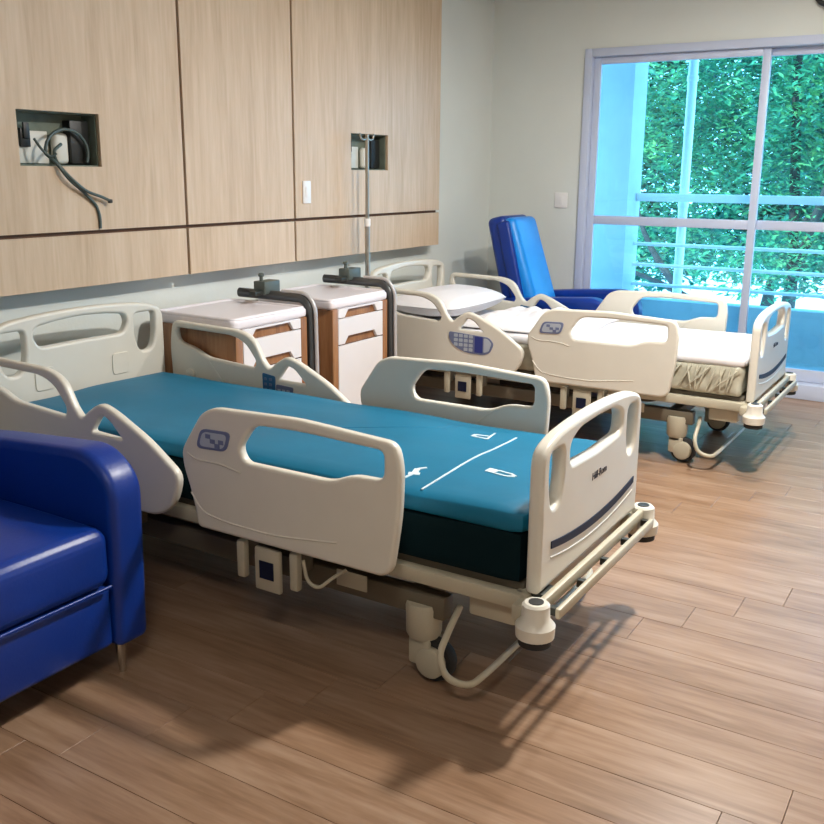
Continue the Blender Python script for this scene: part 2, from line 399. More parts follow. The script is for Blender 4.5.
# ------------------------------------------------------------------ hospital beds (bed-local: x as the room, y from 0 at the near board edge to 0.86)
BW = 0.86
def arch(z0, zc_, zm, n=8, w=BW):
    BW = w
    pts = [(0, z0, 0.012), (0, zc_, 0.07)]
    for k in range(1, n):
        t = k/n; pts.append((BW*t, zc_+(zm-zc_)*(1-(2*t-1)**2)**0.8+0.012, 0.03))
    return pts+[(BW, zc_, 0.07), (BW, z0, 0.012)]
def dloop(u0, u1, v0, v1):
    w_ = (u1-u0)*0.22; return rounded([(u0, v1, 0.03), (u1, v1, 0.03), (u1, v0+0.07, 0.05), (u1-w_, v0, 0.035), (u0+w_, v0, 0.035), (u0, v0+0.07, 0.05)][::-1], 0.03, 6)
def make_bed(y0, label, outer_panel=True):
    bed = empty('hospital_bed', (0, y0, 0)); tag(bed, label, 'bed')
    # footboard
    ol = rounded(arch(0.40, 0.835, 0.872))
    big = rounded([(0.205, 0.745), (0.43, 0.735), (0.655, 0.745), (0.66, 0.815), (0.58, 0.845), (0.43, 0.85), (0.28, 0.845), (0.20, 0.815)], 0.03)
    fb = plate('footboard', [ol, big, dloop(0.05, 0.15, 0.645, 0.82), [(BW-u, v) for u, v in dloop(0.05, 0.15, 0.645, 0.82)]], 0.045, 0.014, 'YZ', 2.6575, 'bed_plastic', bed, 3)
    n = 14; top = []; bot = []
    for k in range(n+1):
        t = k/n; yy = 0.075+0.73*t; c_ = 0.03*(2*t-1)**2
        top.append((yy, 0.515+c_)); bot.append((yy, 0.488+c_+0.004*(2*t-1)**2))
    plate('accent_strip', [bot+top[::-1]], 0.004, 0.0005, 'YZ', 2.6815, 'navy_strip', fb, 0)
    tube('moulding', [(2.6775, yy, z-0.028) for yy, z in bot], 0.0045, 'bed_plastic', fb, 8)
    me = text_mesh('Hill-Rom', 0.036, Matrix.Translation((2.6808, 0.455, 0.655)) @ PLANES['YZ'])
    link('lettering', me, 'navy_strip', fb)
    # headboard
    HW, HX, HY = 0.97, 0.21, -0.055
    ol = [(u+HY, v) for u, v in rounded(arch(0.50, 0.945, 0.985, w=HW))]
    q = HW/BW
    big = [(u*q+HY, v) for u, v in rounded([(0.225, 0.848), (0.43, 0.85), (0.635, 0.848), (0.66, 0.90), (0.645, 0.938), (0.55, 0.953), (0.43, 0.96), (0.31, 0.953), (0.215, 0.938), (0.20, 0.90)], 0.03)]
    dl = [(u+HY, v) for u, v in dloop(0.055, 0.185, 0.745, 0.932)]
    hb = plate('headboard', [ol, big, dl, [(HW+2*HY-u, v) for u, v in dl]], 0.045, 0.014, 'YZ', HX, 'bed_plastic', bed, 3)
    for yy in (0.16, 0.58):
        plate('recess_lip', [rounded(rect(yy, yy+0.10, 0.66, 0.76), 0.02)], 0.006, 0.002, 'YZ', HX+0.0245, 'bed_plastic', hb, 1)
    boxes('headboard_bracket', [(HX-0.012, HX+0.012, 0.06, 0.11, 0.36, 0.52)], 'frame_enamel', hb, 0.004)
    boxes('headboard_bracket', [(HX-0.012, HX+0.012, 0.75, 0.80, 0.36, 0.52)], 'frame_enamel', hb, 0.004)
    # side rails
    mf = lambda l: [(2.285-(2.27-u)*0.9624, v+0.012*min(1, max(0, (v-0.5)*8))) for u, v in l]
    mh = lambda l: [(u-0.015+0.06*min(1, max(0, (u-0.25)/0.45)), v+0.01*min(1, max(0, (v-0.5)*8))) for u, v in l]
    foot = rounded([(1.405, 0.395, 0.02), (2.20, 0.395, 0.02), (2.235, 0.42, 0.02), (2.265, 0.60, 0.05), (2.27, 0.74, 0.05), (2.25, 0.815, 0.05), (1.87, 0.835, 0.06), (1.50, 0.822, 0.06), (1.44, 0.795, 0.03), (1.34, 0.655, 0.03), (1.345, 0.60, 0.03), (1.385, 0.50, 0.05)], 0.03)
    fhole = rounded([(1.64, 0.655, 0.04), (2.005, 0.655, 0.05), (2.085, 0.69, 0.05), (2.205, 0.692, 0.03), (2.205, 0.785, 0.025), (1.87, 0.795, 0.06), (1.68, 0.788, 0.04), (1.615, 0.70, 0.04)], 0.03)
    head = rounded([(0.27, 0.40, 0.03), (1.21, 0.392, 0.06), (1.295, 0.45, 0.05), (1.33, 0.56, 0.04), (1.17, 0.665, 0.04), (1.01, 0.742, 0.04), (0.94, 0.764, 0.03), (0.875, 0.725, 0.03), (0.835, 0.69, 0.02), (0.80, 0.725, 0.03), (0.745, 0.825, 0.045), (0.66, 0.858, 0.05), (0.275, 0.868, 0.035), (0.255, 0.75, 0.05)], 0.03)
    hhole = rounded([(0.305, 0.765, 0.03), (0.40, 0.742, 0.03), (0.475, 0.705, 0.03), (0.745, 0.685, 0.025), (0.755, 0.72, 0.02), (0.69, 0.80, 0.04), (0.62, 0.828, 0.04), (0.295, 0.834, 0.02)], 0.03)
    htri = rounded([(0.885, 0.648, 0.015), (1.05, 0.642, 0.012), (0.985, 0.705, 0.02), (0.94, 0.72, 0.02)], 0.02)
    foot, fhole, head, hhole, htri = mf(foot), mf(fhole), mh(head), mh(hhole), mh(htri)
    for s, yr in ((-1, -0.112), (1, BW+0.095)):
        side = yr+s*0.0175
        f = plate('side_rail', [foot, fhole], 0.035, 0.012, 'XZ', yr, 'bed_plastic', bed, 3)
        tube('moulding', smooth_path([(1.43, side-s*0.001, 0.52), (1.48, side, 0.455), (1.60, side, 0.44), (1.80, side, 0.438), (2.05, side, 0.47)], 0.06, 4), 0.0035, 'bed_plastic', f, 6)
        tube('moulding', smooth_path([(1.42, side, 0.66), (1.46, side, 0.642), (1.58, side, 0.645), (1.66, side, 0.628)], 0.04, 4), 0.0035, 'bed_plastic', f, 6)
        ko = rounded([(1.465, 0.686), (1.602, 0.692), (1.625, 0.762), (1.49, 0.757)], 0.025)
        plate('control_panel', [ko], 0.006, 0.001, 'XZ', side+s*0.002, 'key_panel', f, 0)
        ki = rounded([(1.482, 0.696), (1.592, 0.70), (1.61, 0.752), (1.50, 0.748)], 0.02)
        plate('control_inlay', [ki], 0.004, 0.0005, 'XZ', side+s*0.0045, 'key_light', f, 0)
        for (kx, kz) in ((1.515, 0.735), (1.535, 0.72), (1.555, 0.707), (1.572, 0.722)):
            plate('key', [rect(kx, kx+0.022, kz-0.007, kz+0.008)], 0.003, 0, 'XZ', side+s*0.0065, 'key_panel', f, 0)
        h = plate('side_rail', [head, hhole, htri], 0.035, 0.012, 'XZ', yr, 'bed_plastic', bed, 3)
        for s2 in (s, -s):
            sd2 = yr+s2*0.0175
            po = rounded([(0.86, 0.60, 0.02), (0.90, 0.55, 0.03), (0.98, 0.518, 0.03), (1.10, 0.512, 0.02), (1.15, 0.53, 0.02), (1.175, 0.59, 0.02), (1.14, 0.625, 0.02), (0.865, 0.64, 0.01)], 0.02)
            if s2 == -s: po = [(u-0.0, v+0.055) for u, v in po]
            if s2 == -s:
                pa = rounded([(0.845, 0.585, 0.01), (0.918, 0.580, 0.01), (0.918, 0.672, 0.01), (0.842, 0.682, 0.01)], 0.01)
                pb = rounded([(0.924, 0.572, 0.01), (0.985, 0.568, 0.02), (1.02, 0.60, 0.02), (1.025, 0.632, 0.01), (0.924, 0.636, 0.01)], 0.01)
                plate('control_panel', [pa], 0.006, 0.001, 'XZ', sd2+s2*0.002, 'key_teal', h, 0)
                plate('control_panel', [pb], 0.006, 0.001, 'XZ', sd2+s2*0.002, 'key_panel', h, 0)
                for kx in (0.855, 0.885):
                    for kz in (0.605, 0.63, 0.655): plate('key', [rect(kx, kx+0.015, kz-0.006, kz+0.006)], 0.003, 0, 'XZ', sd2+s2*0.006, 'key_panel', h, 0)
                for kx in (0.935, 0.962, 0.988): plate('key', [rect(kx, kx+0.016, 0.592, 0.616)], 0.003, 0, 'XZ', sd2+s2*0.006, 'key_light', h, 0)
            elif outer_panel or s > 0:
                plate('control_panel', [po], 0.006, 0.001, 'XZ', sd2+s2*0.002, 'key_panel', h, 0)
                plate('display', [rect(1.045, 1.10, 0.525, 0.625)], 0.004, 0.0005, 'XZ', sd2+s2*0.0045, 'key_blue', h, 0)
                plate('control_inlay', [rounded([(1.107, 0.528), (1.142, 0.54), (1.16, 0.59), (1.135, 0.615), (1.107, 0.62)], 0.01)], 0.004, 0.0005, 'XZ', sd2+s2*0.0045, 'key_light', h, 0)
                for i, kx in enumerate((0.90, 0.935, 0.97, 1.005)):
                    for kz in (0.62, 0.592, 0.564, 0.538):
                        if kz < 0.55 and i < 2: continue
                        plate('key', [rounded(rect(kx, kx+0.026, kz-0.01, kz+0.01), 0.004, 2)], 0.003, 0, 'XZ', sd2+s2*0.0055, 'key_light', h, 0)
        tube('moulding', smooth_path([(0.50, yr-s*0.0175, 0.70), (0.56, yr-s*0.0175, 0.64), (0.60, yr-s*0.0175, 0.59)], 0.03), 0.003, 'bed_plastic', h, 6)
        tube('moulding', smooth_path([(2.06, yr-s*0.0175, 0.675), (2.0, yr-s*0.0175, 0.63), (1.97, yr-s*0.0175, 0.60)], 0.03), 0.003, 'bed_plastic', f, 6)
        lathe('pivot', [(0.028, 0), (0.028, 0.01), (0.018, 0.016)], (0.38, yr-s*0.0175, 0.62), 'bed_plastic', h, 'y') if s < 0 else lathe('pivot', [(0.028, 0), (0.028, -0.01), (0.018, -0.016)], (0.38, yr-0.0175, 0.62), 'bed_plastic', h, 'y')
        # rail release latches under each rail
        yo = yr-s*0.005
        for cx in (0.95, 1.74):
            lt = boxes('rail_latch', [(cx-0.055, cx+0.055, min(yo, yo-s*0.02), max(yo, yo-s*0.02), 0.215, 0.37), (cx-0.135, cx-0.10, min(yo, yo-s*0.03), max(yo, yo-s*0.03), 0.24, 0.375), (cx+0.095, cx+0.13, min(yo, yo-s*0.03), max(yo, yo-s*0.03), 0.245, 0.38)], 'frame_enamel', bed, 0.008)
            plate('latch_mark', [rect(cx-0.03, cx+0.03, 0.262, 0.325)], 0.004, 0.0005, 'XZ', yo+s*0.002, 'navy_strip', lt, 0)
            for hx in (cx-0.13, cx+0.11): box('hinge_arm', hx, hx+0.02, min(yo-s*0.03, yo-s*0.09), max(yo-s*0.03, yo-s*0.09), 0.30, 0.37, 'under_metal', lt, 0.004)
        tube('cable_loop', smooth_path([(1.90, yr+s*0.0, 0.37), (1.915, yr, 0.30), (1.96, yr, 0.283), (1.995, yr-s*0.03, 0.32), (2.03, yr-s*0.06, 0.345)], 0.03), 0.006, 'frame_enamel', bed, 8)
        ys = 0.005 if s < 0 else BW-0.005
        box('side_bar', 0.20, 2.63, ys-0.02, ys+0.02, 0.345, 0.395, 'frame_enamel', bed, 0.008)
        yb = -0.02 if s < 0 else BW+0.02
        box('rating_plate', 1.97, 2.09, yb-0.006 if s < 0 else yb, yb if s < 0 else yb+0.006, 0.27, 0.325, 'frame_enamel', bed, 0.002)
        ya = 0.04 if s < 0 else BW-0.04
        box('chassis_beam', 0.42, 2.36, ya-0.03, ya+0.03, 0.225, 0.30, 'under_metal', bed, 0.006)
        # castors
        for cx in (0.45, 2.27):
            k = empty('castor', (cx, ya-s*0.0-0.0, 0)); k.parent = bed
            lathe('castor_housing', [(0.056, 0.265), (0.06, 0.25), (0.058, 0.16), (0.05, 0.145), (0.035, 0.14)], (0, 0, 0), 'frame_enamel', k, 'z', 24)
            boxes('castor_fork', [(-0.035, 0.045, -0.042, -0.026, 0.055, 0.15), (-0.035, 0.045, 0.026, 0.042, 0.055, 0.15), (-0.035, 0.035, -0.042, 0.042, 0.12, 0.155)], 'frame_enamel', k, 0.01)
            lathe('castor_wheel', [(0.045, -0.024), (0.068, -0.022), (0.072, -0.012), (0.072, 0.012), (0.068, 0.022), (0.045, 0.024)], (0.045, 0, 0.072), 'rubber', k, 'y', 24)
            for q in (-1, 1): lathe('wheel_cover', [(0.052, q*0.0225), (0.05, q*0.044), (0.042, q*0.048)], (0.045, 0, 0.072), 'frame_enamel', k, 'y', 24)
    # deck and chassis
    for (da, db) in ((0.26, 0.98), (0.99, 1.36), (1.37, 2.62)): box('deck_section', da, db, 0.03, BW-0.03, 0.385, 0.415, 'under_metal', bed, 0.006)
    for b in ((0.20, 0.25, 0.02, BW-0.02, 0.34, 0.39), (2.60, 2.65, 0.0, BW, 0.345, 0.395)): box('cross_bar', *b, 'frame_enamel', bed, 0.008)
    for xx in (0.5, 1.3, 2.20): box('chassis_cross_bar', xx, xx+0.06, 0.07, BW-0.07, 0.23, 0.29, 'under_metal', bed, 0.005)
    for xx in (0.75, 1.95):
        lathe('lift_column', [(0.075, 0.24), (0.075, 0.32), (0.06, 0.325), (0.06, 0.388)], (xx, BW/2, 0), 'under_metal', bed, 'z', 24)
    box('motor_housing', 1.02, 1.55, 0.26, 0.60, 0.20, 0.36, 'black_plastic', bed, 0.02)
    tube('actuator', [(0.85, 0.2, 0.31), (1.25, 0.22, 0.335), (1.62, 0.2, 0.345)], 0.022, 'frame_enamel', bed, 10)
    box('foot_bracket', 2.44, 2.60, 0.02, 0.12, 0.27, 0.345, 'frame_enamel', bed, 0.01)
    box('foot_bracket', 2.44, 2.60, BW-0.12, BW-0.02, 0.27, 0.345, 'frame_enamel', bed, 0.01)
    # brake bar
    tube('brake_bar', smooth_path([(2.39, 0.06, 0.265), (2.40, -0.01, 0.24), (2.405, -0.10, 0.175), (2.43, -0.10, 0.105), (2.50, -0.075, 0.085), (2.515, 0.02, 0.095), (2.515, BW-0.02, 0.095), (2.50, BW+0.075, 0.085), (2.43, BW+0.10, 0.105), (2.405, BW+0.10, 0.175), (2.40, BW+0.01, 0.24), (2.39, BW-0.06, 0.265)], 0.05, 5), 0.011, 'frame_enamel', bed, 10)
    # bumpers
    for yy, s in ((-0.06, -1), (BW+0.03, 1)):
        cb = lathe('corner_bumper', [(0.04, 0.300), (0.056, 0.308), (0.058, 0.343), (0.042, 0.362), (0.040, 0.405), (0.033, 0.412)], (2.70, yy, 0), 'bed_plastic', bed, 'z', 24)
        lathe('roller', [(0.04, 0.280), (0.048, 0.284), (0.048, 0.301), (0.035, 0.302)], (2.70, yy, 0), 'rubber', cb, 'z', 24)
        lathe('bumper_hole', [(0.022, 0.412), (0.022, 0.4145)], (2.70, yy, 0), 'black_plastic', cb, 'z', 20)
        box('bumper_arm', 2.62, 2.70, min(yy, yy-s*0.10), max(yy, yy-s*0.10), 0.335, 0.385, 'frame_enamel', cb, 0.01)
    for b in ((2.690, 2.712, -0.04, BW+0.02, 0.365, 0.405), (2.735, 2.752, -0.005, BW+0.0, 0.345, 0.378)): box('bumper_bar', *b, 'frame_enamel', bed, 0.006)
    for yy in (0.0, 0.22, 0.42, 0.62, 0.83): box('bumper_strut', 2.711, 2.736, yy, yy+0.02, 0.352, 0.375, 'dark_steel', bed)
    box('bumper_plate', 2.64, 2.70, 0.02, 0.10, 0.372, 0.398, 'dark_steel', bed, 0.004)
    return bed
bed1 = make_bed(0.0, 'hospital bed with the blue mattress', False)
bed2 = make_bed(2.80, 'hospital bed with the white sheeted mattress near the window')

# blue mattress
def mattress_box(name, x0, x1, y0, y1, z0, z1, m, parent, r, sag=0.0, nx=40, ny=14, wr=0.0, puff=0.012):
    """rounded pad with a softly uneven top"""
    bm = bmesh.new()
    add_box(bm, x0, x1, y0, y1, z0, z1)
    bmesh.ops.subdivide_edges(bm, edges=[e for e in bm.edges if abs(e.verts[0].co.x-e.verts[1].co.x) > 0.1], cuts=nx, use_grid_fill=True)
    bmesh.ops.subdivide_edges(bm, edges=[e for e in bm.edges if abs(e.verts[0].co.y-e.verts[1].co.y) > 0.1], cuts=ny, use_grid_fill=True)
    bmesh.ops.subdivide_edges(bm, edges=[e for e in bm.edges if abs(e.verts[0].co.z-e.verts[1].co.z) > 0.05], cuts=7, use_grid_fill=True)
    for v in bm.verts:
        c = v.co
        q = Vector((min(max(c.x, x0+r), x1-r), min(max(c.y, y0+r), y1-r), min(max(c.z, z0+r), z1-r)))
        d = c-q
        # push onto the rounded hull
        if d.length > 1e-6 and sum(abs(t) > 1e-6 for t in d) > 1: c = q+d.normalized()*min(d.length, r)
        nz = noise.noise(Vector((c.x*2.2, c.y*3.5, 1.3)))
        if c.z > z1-r*0.9: c.z += puff*nz+sag*(1-abs(2*(c.y-y0)/(y1-y0)-1))
        elif wr:
            a = noise.noise(Vector((c.x*16, c.y*16, c.z*9)))*wr
            o = Vector((c.x-q.x, c.y-q.y, 0))
            if o.length > 1e-5: c = c+o.normalized()*a
        v.co = c
    return finish(bm, name, m, parent, 50)
mt = empty('mattress', (0, 0, 0.42)); tag(mt, 'blue mattress with dark sides and white printed marks', 'mattress')
mattress_box('mattress_base', 0.265, 2.620, 0.0, BW, -0.003, 0.155, 'mattress_dark', mt, 0.02)
cv = mattress_box('mattress_cover', 0.255, 2.630, -0.006, BW+0.006, 0.148, 0.222, 'mattress_teal', mt, 0.034, 0.006, 46, 18)
ztop = 0.2265
def top_z(x, y):
    return 0.222+0.012*noise.noise(Vector((x*2.2, y*3.5, 1.3)))+0.006*(1-abs(2*(y+0.006)/(BW+0.012)-1))
def ribbon(name, pts, wd, m, parent):
    bm = bmesh.new(); rows = []
    for i, p in enumerate(pts):
        a = Vector(pts[max(i-1, 0)]); b = Vector(pts[min(i+1, len(pts)-1)]); t = (b-a).normalized(); nrm = Vector((-t.y, t.x))*wd/2
        l = []
        for sgn in (1, -1):
            q = Vector(p)+nrm*sgn
            for h in (0.0025, 0.0):
                l.append(bm.verts.new((q.x, q.y, top_z(q.x, q.y)+h)))
        rows.append(l)
    for r0, r1 in zip(rows, rows[1:]):
        bm.faces.new((r0[0], r0[2], r1[2], r1[0])); bm.faces.new((r0[1], r0[0], r1[0], r1[1])); bm.faces.new((r0[2], r0[3], r1[3], r1[2])); bm.faces.new((r0[3], r0[1], r1[1], r1[3]))
    bm.faces.new(rows[0]); bm.faces.new(rows[-1])
    return finish(bm, name, m, parent)
def seg(p, q, n=8): return [(p[0]+(q[0]-p[0])*k/n, p[1]+(q[1]-p[1])*k/n) for k in range(n+1)]
ribbon('printed_line', seg((2.262, 0.03), (2.252, 0.73), 24), 0.007, 'print_white', mt)
def mark(lst):
    for a, b, wd in lst: ribbon('printed_mark', seg(a, b, 4), wd, 'print_white', mt)
mark([((2.105, 0.655), (2.175, 0.65), 0.010), ((2.105, 0.685), (2.155, 0.69), 0.010), ((2.105, 0.655), (2.105, 0.685), 0.014), ((2.17, 0.65), (2.16, 0.70), 0.008), ((2.16, 0.70), (2.155, 0.745), 0.007)])
mark([((2.35, 0.303), (2.385, 0.30), 0.034), ((2.385, 0.316), (2.43, 0.31), 0.008), ((2.385, 0.285), (2.43, 0.282), 0.008), ((2.43, 0.312), (2.455, 0.298), 0.010), ((2.43, 0.282), (2.455, 0.294), 0.010)])
mark([((2.16, 0.09), (2.165, 0.13), 0.010), ((2.15, 0.13), (2.185, 0.145), 0.02), ((2.165, 0.145), (2.155, 0.18), 0.02), ((2.155, 0.18), (2.175, 0.205), 0.010)])
tube('seam', [(1.50+0.05*k, 0.30+0.045*k if k < 11 else 0.75, top_z(1.50+0.05*k, 0.30+0.045*k)-0.0005) for k in range(11)], 0.0025, 'mattress_teal', mt, 6)

# white mattress, pillow and sheet on the far bed
m2 = empty('mattress', (0, 2.80, 0.42)); tag(m2, 'white mattress in crinkled clear plastic wrap', 'mattress')
mattress_box('mattress_body', 0.275, 2.61, 0.0, BW, -0.003, 0.17, 'plastic_wrap', m2, 0.03, 0, 110, 30, 0.016)
mattress_box('mattress_top', 0.265, 2.622, -0.004, BW+0.004, 0.155, 0.225, 'sheet_white', m2, 0.034, 0.0, 40, 14, 0, 0.004)
rng = random.Random(3)
for k in range(22):
    xx = 2.05+0.55*k/21; a = rng.uniform(-0.17, 0.03)
    tube('wrap_fold', smooth_path([(xx, -0.010, 0.165), (xx+a*0.4, -0.018, 0.10), (xx+a, -0.014, 0.02)], 0.05), [0.002]+[0.006]*6+[0.002], 'plastic_wrap', m2, 6)
pl = empty('pillow', (0.535, 2.80+0.43, 0.652)); tag(pl, 'white pillow at the head of the white mattress', 'pillow')
def pillow_mesh(name, lx, ly, h, m, parent, seed):
    bm = bmesh.new(); n = 18; g_ = {}
    for sgn in (1, -1):
        for i in range(n+1):
            for j in range(n+1):
                u, v = 2*i/n-1, 2*j/n-1
                edge = i in (0, n) or j in (0, n)
                if edge and sgn < 0: g_[(sgn, i, j)] = g_[(1, i, j)]; continue
                pr = ((1-u*u)*(1-v*v))**0.38
                k = 1-0.06*(u*u*v*v)
                z = h*(0.5+sgn*0.5*pr)+ (0.010*noise.noise(Vector((u*2.5+seed, v*2.5, sgn))) if sgn > 0 else 0)*pr
                g_[(sgn, i, j)] = bm.verts.new((u*lx/2*k, v*ly/2*k, z if not edge else h*0.5))
        for i in range(n):
            for j in range(n):
                bm.faces.new([g_[(sgn, i, j)], g_[(sgn, i+1, j)], g_[(sgn, i+1, j+1)], g_[(sgn, i, j+1)]])
    return finish(bm, name, m, parent, 60)
pillow_mesh('pillow_case', 0.54, 0.82, 0.185, 'sheet_white', pl, 2)
def blanket(name, x0, x1, y0, y1, z, h, m, seed):
    bm = bmesh.new(); nx, ny = 44, 36; T = []; Bt = []
    for i in range(nx+1):
        r1, r2 = [], []
        for j in range(ny+1):
            u, v = i/nx, j/ny
            ed = min(u, 1-u, 1) ; ev = min(v, 1-v)
            f = min(1, ed*7)*min(1, ev*7)
            p = Vector((u*4+seed, v*4, 0.3))
            zz = h*f**0.6*(0.55+0.45*noise.noise(p*1.1))+0.022*f*noise.noise(p*3.2)
            x = x0+(x1-x0)*u+0.03*noise.noise(p*0.8+Vector((9, 0, 0))); y_ = y0+(y1-y0)*v+0.02*noise.noise(p*0.9+Vector((0, 7, 0)))
            r1.append(bm.verts.new((x, y_, z+0.006+max(zz, 0)))); r2.append(bm.verts.new((x, y_, z)))
        T.append(r1); Bt.append(r2)
    for i in range(nx):
        for j in range(ny):
            bm.faces.new((T[i][j], T[i+1][j], T[i+1][j+1], T[i][j+1])); bm.faces.new((Bt[i][j], Bt[i][j+1], Bt[i+1][j+1], Bt[i+1][j]))
    for i in range(nx):
        bm.faces.new((T[i][0], Bt[i][0], Bt[i+1][0], T[i+1][0])); bm.faces.new((T[i][ny], T[i+1][ny], Bt[i+1][ny], Bt[i][ny]))
    for j in range(ny):
        bm.faces.new((T[0][j], T[0][j+1], Bt[0][j+1], Bt[0][j])); bm.faces.new((T[nx][j], Bt[nx][j], Bt[nx][j+1], T[nx][j+1]))
    return finish(bm, name, m, None, 60)
tag(blanket('bed_sheet', 0.82, 1.62, 2.82, 3.63, 0.651, 0.075, 'sheet_white', 4), 'rumpled white sheet lying below the pillow', 'sheet')

# drip pole held at the head of the far bed
e = empty('drip_pole', (0.225, 2.705, 0.30)); tag(e, 'tall thin steel drip pole at the head of the white bed', 'pole')
tube('lower_tube', [(0, 0, 0), (0, 0, 0.98)], 0.016, 'pole_steel', e, 14)
tube('upper_tube', [(0, 0, 0.98), (0, 0, 1.525)], 0.0125, 'pole_steel', e, 14)
lathe('collar', [(0.019, 0.955), (0.021, 0.965), (0.021, 1.0), (0.017, 1.005)], (0, 0, 0), 'switch_white', e, 'z', 16)
for s in (-1, 1): tube('hook', smooth_path([(0, 0, 1.50), (0, s*0.04, 1.49), (0, s*0.07, 1.50), (0, s*0.075, 1.53)], 0.02), 0.006, 'pole_steel', e, 8)
box('mount', -0.022, 0.022, -0.022, 0.075, 0.05, 0.08, 'frame_enamel', e, 0.006)

# ------------------------------------------------------------------ bedside cabinets with folded table arms
def make_cabinet(x, y, label):
    t = empty('bedside_cabinet', (x, y, 0)); tag(t, label, 'cabinet')
    D, Wd, H = 0.545, 0.575, 0.905
    boxes('body', [(0.02, D-0.02, 0.012, 0.032, 0.10, H-0.055), (0.02, D-0.02, Wd-0.032, Wd-0.012, 0.10, H-0.055), (0.02, 0.036, 0.032, Wd-0.032, 0.10, H-0.055), (0.036, D-0.02, 0.032, Wd-0.032, 0.10, 0.12), (0.036, D-0.02, 0.032, Wd-0.032, H-0.075, H-0.055)], 'cabinet_wood', t, 0.001)
    for yy in (0.012, Wd-0.060): box('front_stile', D-0.021, D-0.001, yy, yy+0.048, 0.10, H-0.055, 'cabinet_wood', t, 0.002)
    top = plate('tray_top', [rounded(rect(0, D, 0, Wd), 0.035)], 0.05, 0.016, 'XY', H-0.031, 'tray_white', t, 3)
    rim = [(u, v, H-0.008) for u, v in rounded(rect(0.014, D-0.014, 0.014, Wd-0.014), 0.04)]
    tube('tray_rim', rim, 0.012, 'tray_white', top, 8, True)
    y0, y1 = 0.064, Wd-0.064; ym = (y0+y1)/2
    def front(z0, z1, scoop):
        if scoop: ol = [(y0, z0), (ym-0.165, z0), (ym-0.13, z0+0.042), (ym+0.135, z0+0.042), (ym+0.165, z0), (y1, z0), (y1, z1), (y0, z1)]
        else: ol = [(y0, z0), (y1, z0), (y1, z1), (y0, z1)]
        d = plate('drawer_front' if scoop else 'door_front', [ol], 0.018, 0.0015, 'YZ', D-0.009, 'laminate_white', t, 1)
        if scoop: box('finger_pull', D-0.034, D-0.019, ym-0.18, ym+0.18, z0-0.006, z0+0.06, 'cabinet_wood', d, 0.001)
        return d
    front(0.797, 0.848, True); front(0.645, 0.791, True); front(0.11, 0.637, False)
    for cx in (0.07, D-0.07):
        for cy in (0.06, Wd-0.06):
            k = lathe('castor_wheel', [(0.03, -0.012), (0.038, -0.008), (0.038, 0.008), (0.03, 0.012)], (cx, cy, 0.038), 'rubber', t, 'y', 18)
            box('castor_bracket', cx-0.02, cx+0.02, cy-0.018, cy+0.018, 0.06, 0.105, 'dark_steel', k, 0.004)
    # folded overbed-table arm along the right side
    ya = Wd+0.032
    arm = tube('table_arm', smooth_path([(0.04, ya, H+0.035), (D-0.06, ya, H+0.035), (D-0.015, ya, H-0.01), (D+0.0, ya, 0.12)], 0.07, 6), 0.022, 'arm_grey', t, 12, False, 0.026)
    tube('table_arm_trim', smooth_path([(D-0.20, ya, H+0.062), (D-0.03, ya, H+0.062), (D+0.024, ya, H-0.005), (D+0.036, ya, 0.12)], 0.07, 6), 0.011, 'arm_light', arm, 8)
    box('arm_foot', 0.10, D+0.04, ya-0.02, ya+0.02, 0.06, 0.12, 'arm_grey', arm, 0.01)
    ck = box('arm_clamp', 0.19, 0.27, ya-0.055, ya+0.075, H+0.042, H+0.112, 'clamp_green_grey', t, 0.006)
    lathe('clamp_knob', [(0.010, 0), (0.010, 0.025), (0.016, 0.028), (0.016, 0.042), (0.01, 0.046)], (0.23, ya-0.035, H+0.11), 'clamp_green_grey', ck, 'z', 14)
    box('clamp_screw', 0.205, 0.255, ya-0.115, ya-0.05, H+0.040, H+0.062, 'dark_steel', ck, 0.004)
    return t
make_cabinet(0.09, 0.978, 'white topped bedside cabinet next to the blue mattress bed')
make_cabinet(0.06, 1.80, 'white topped bedside cabinet next to the white sheeted bed')

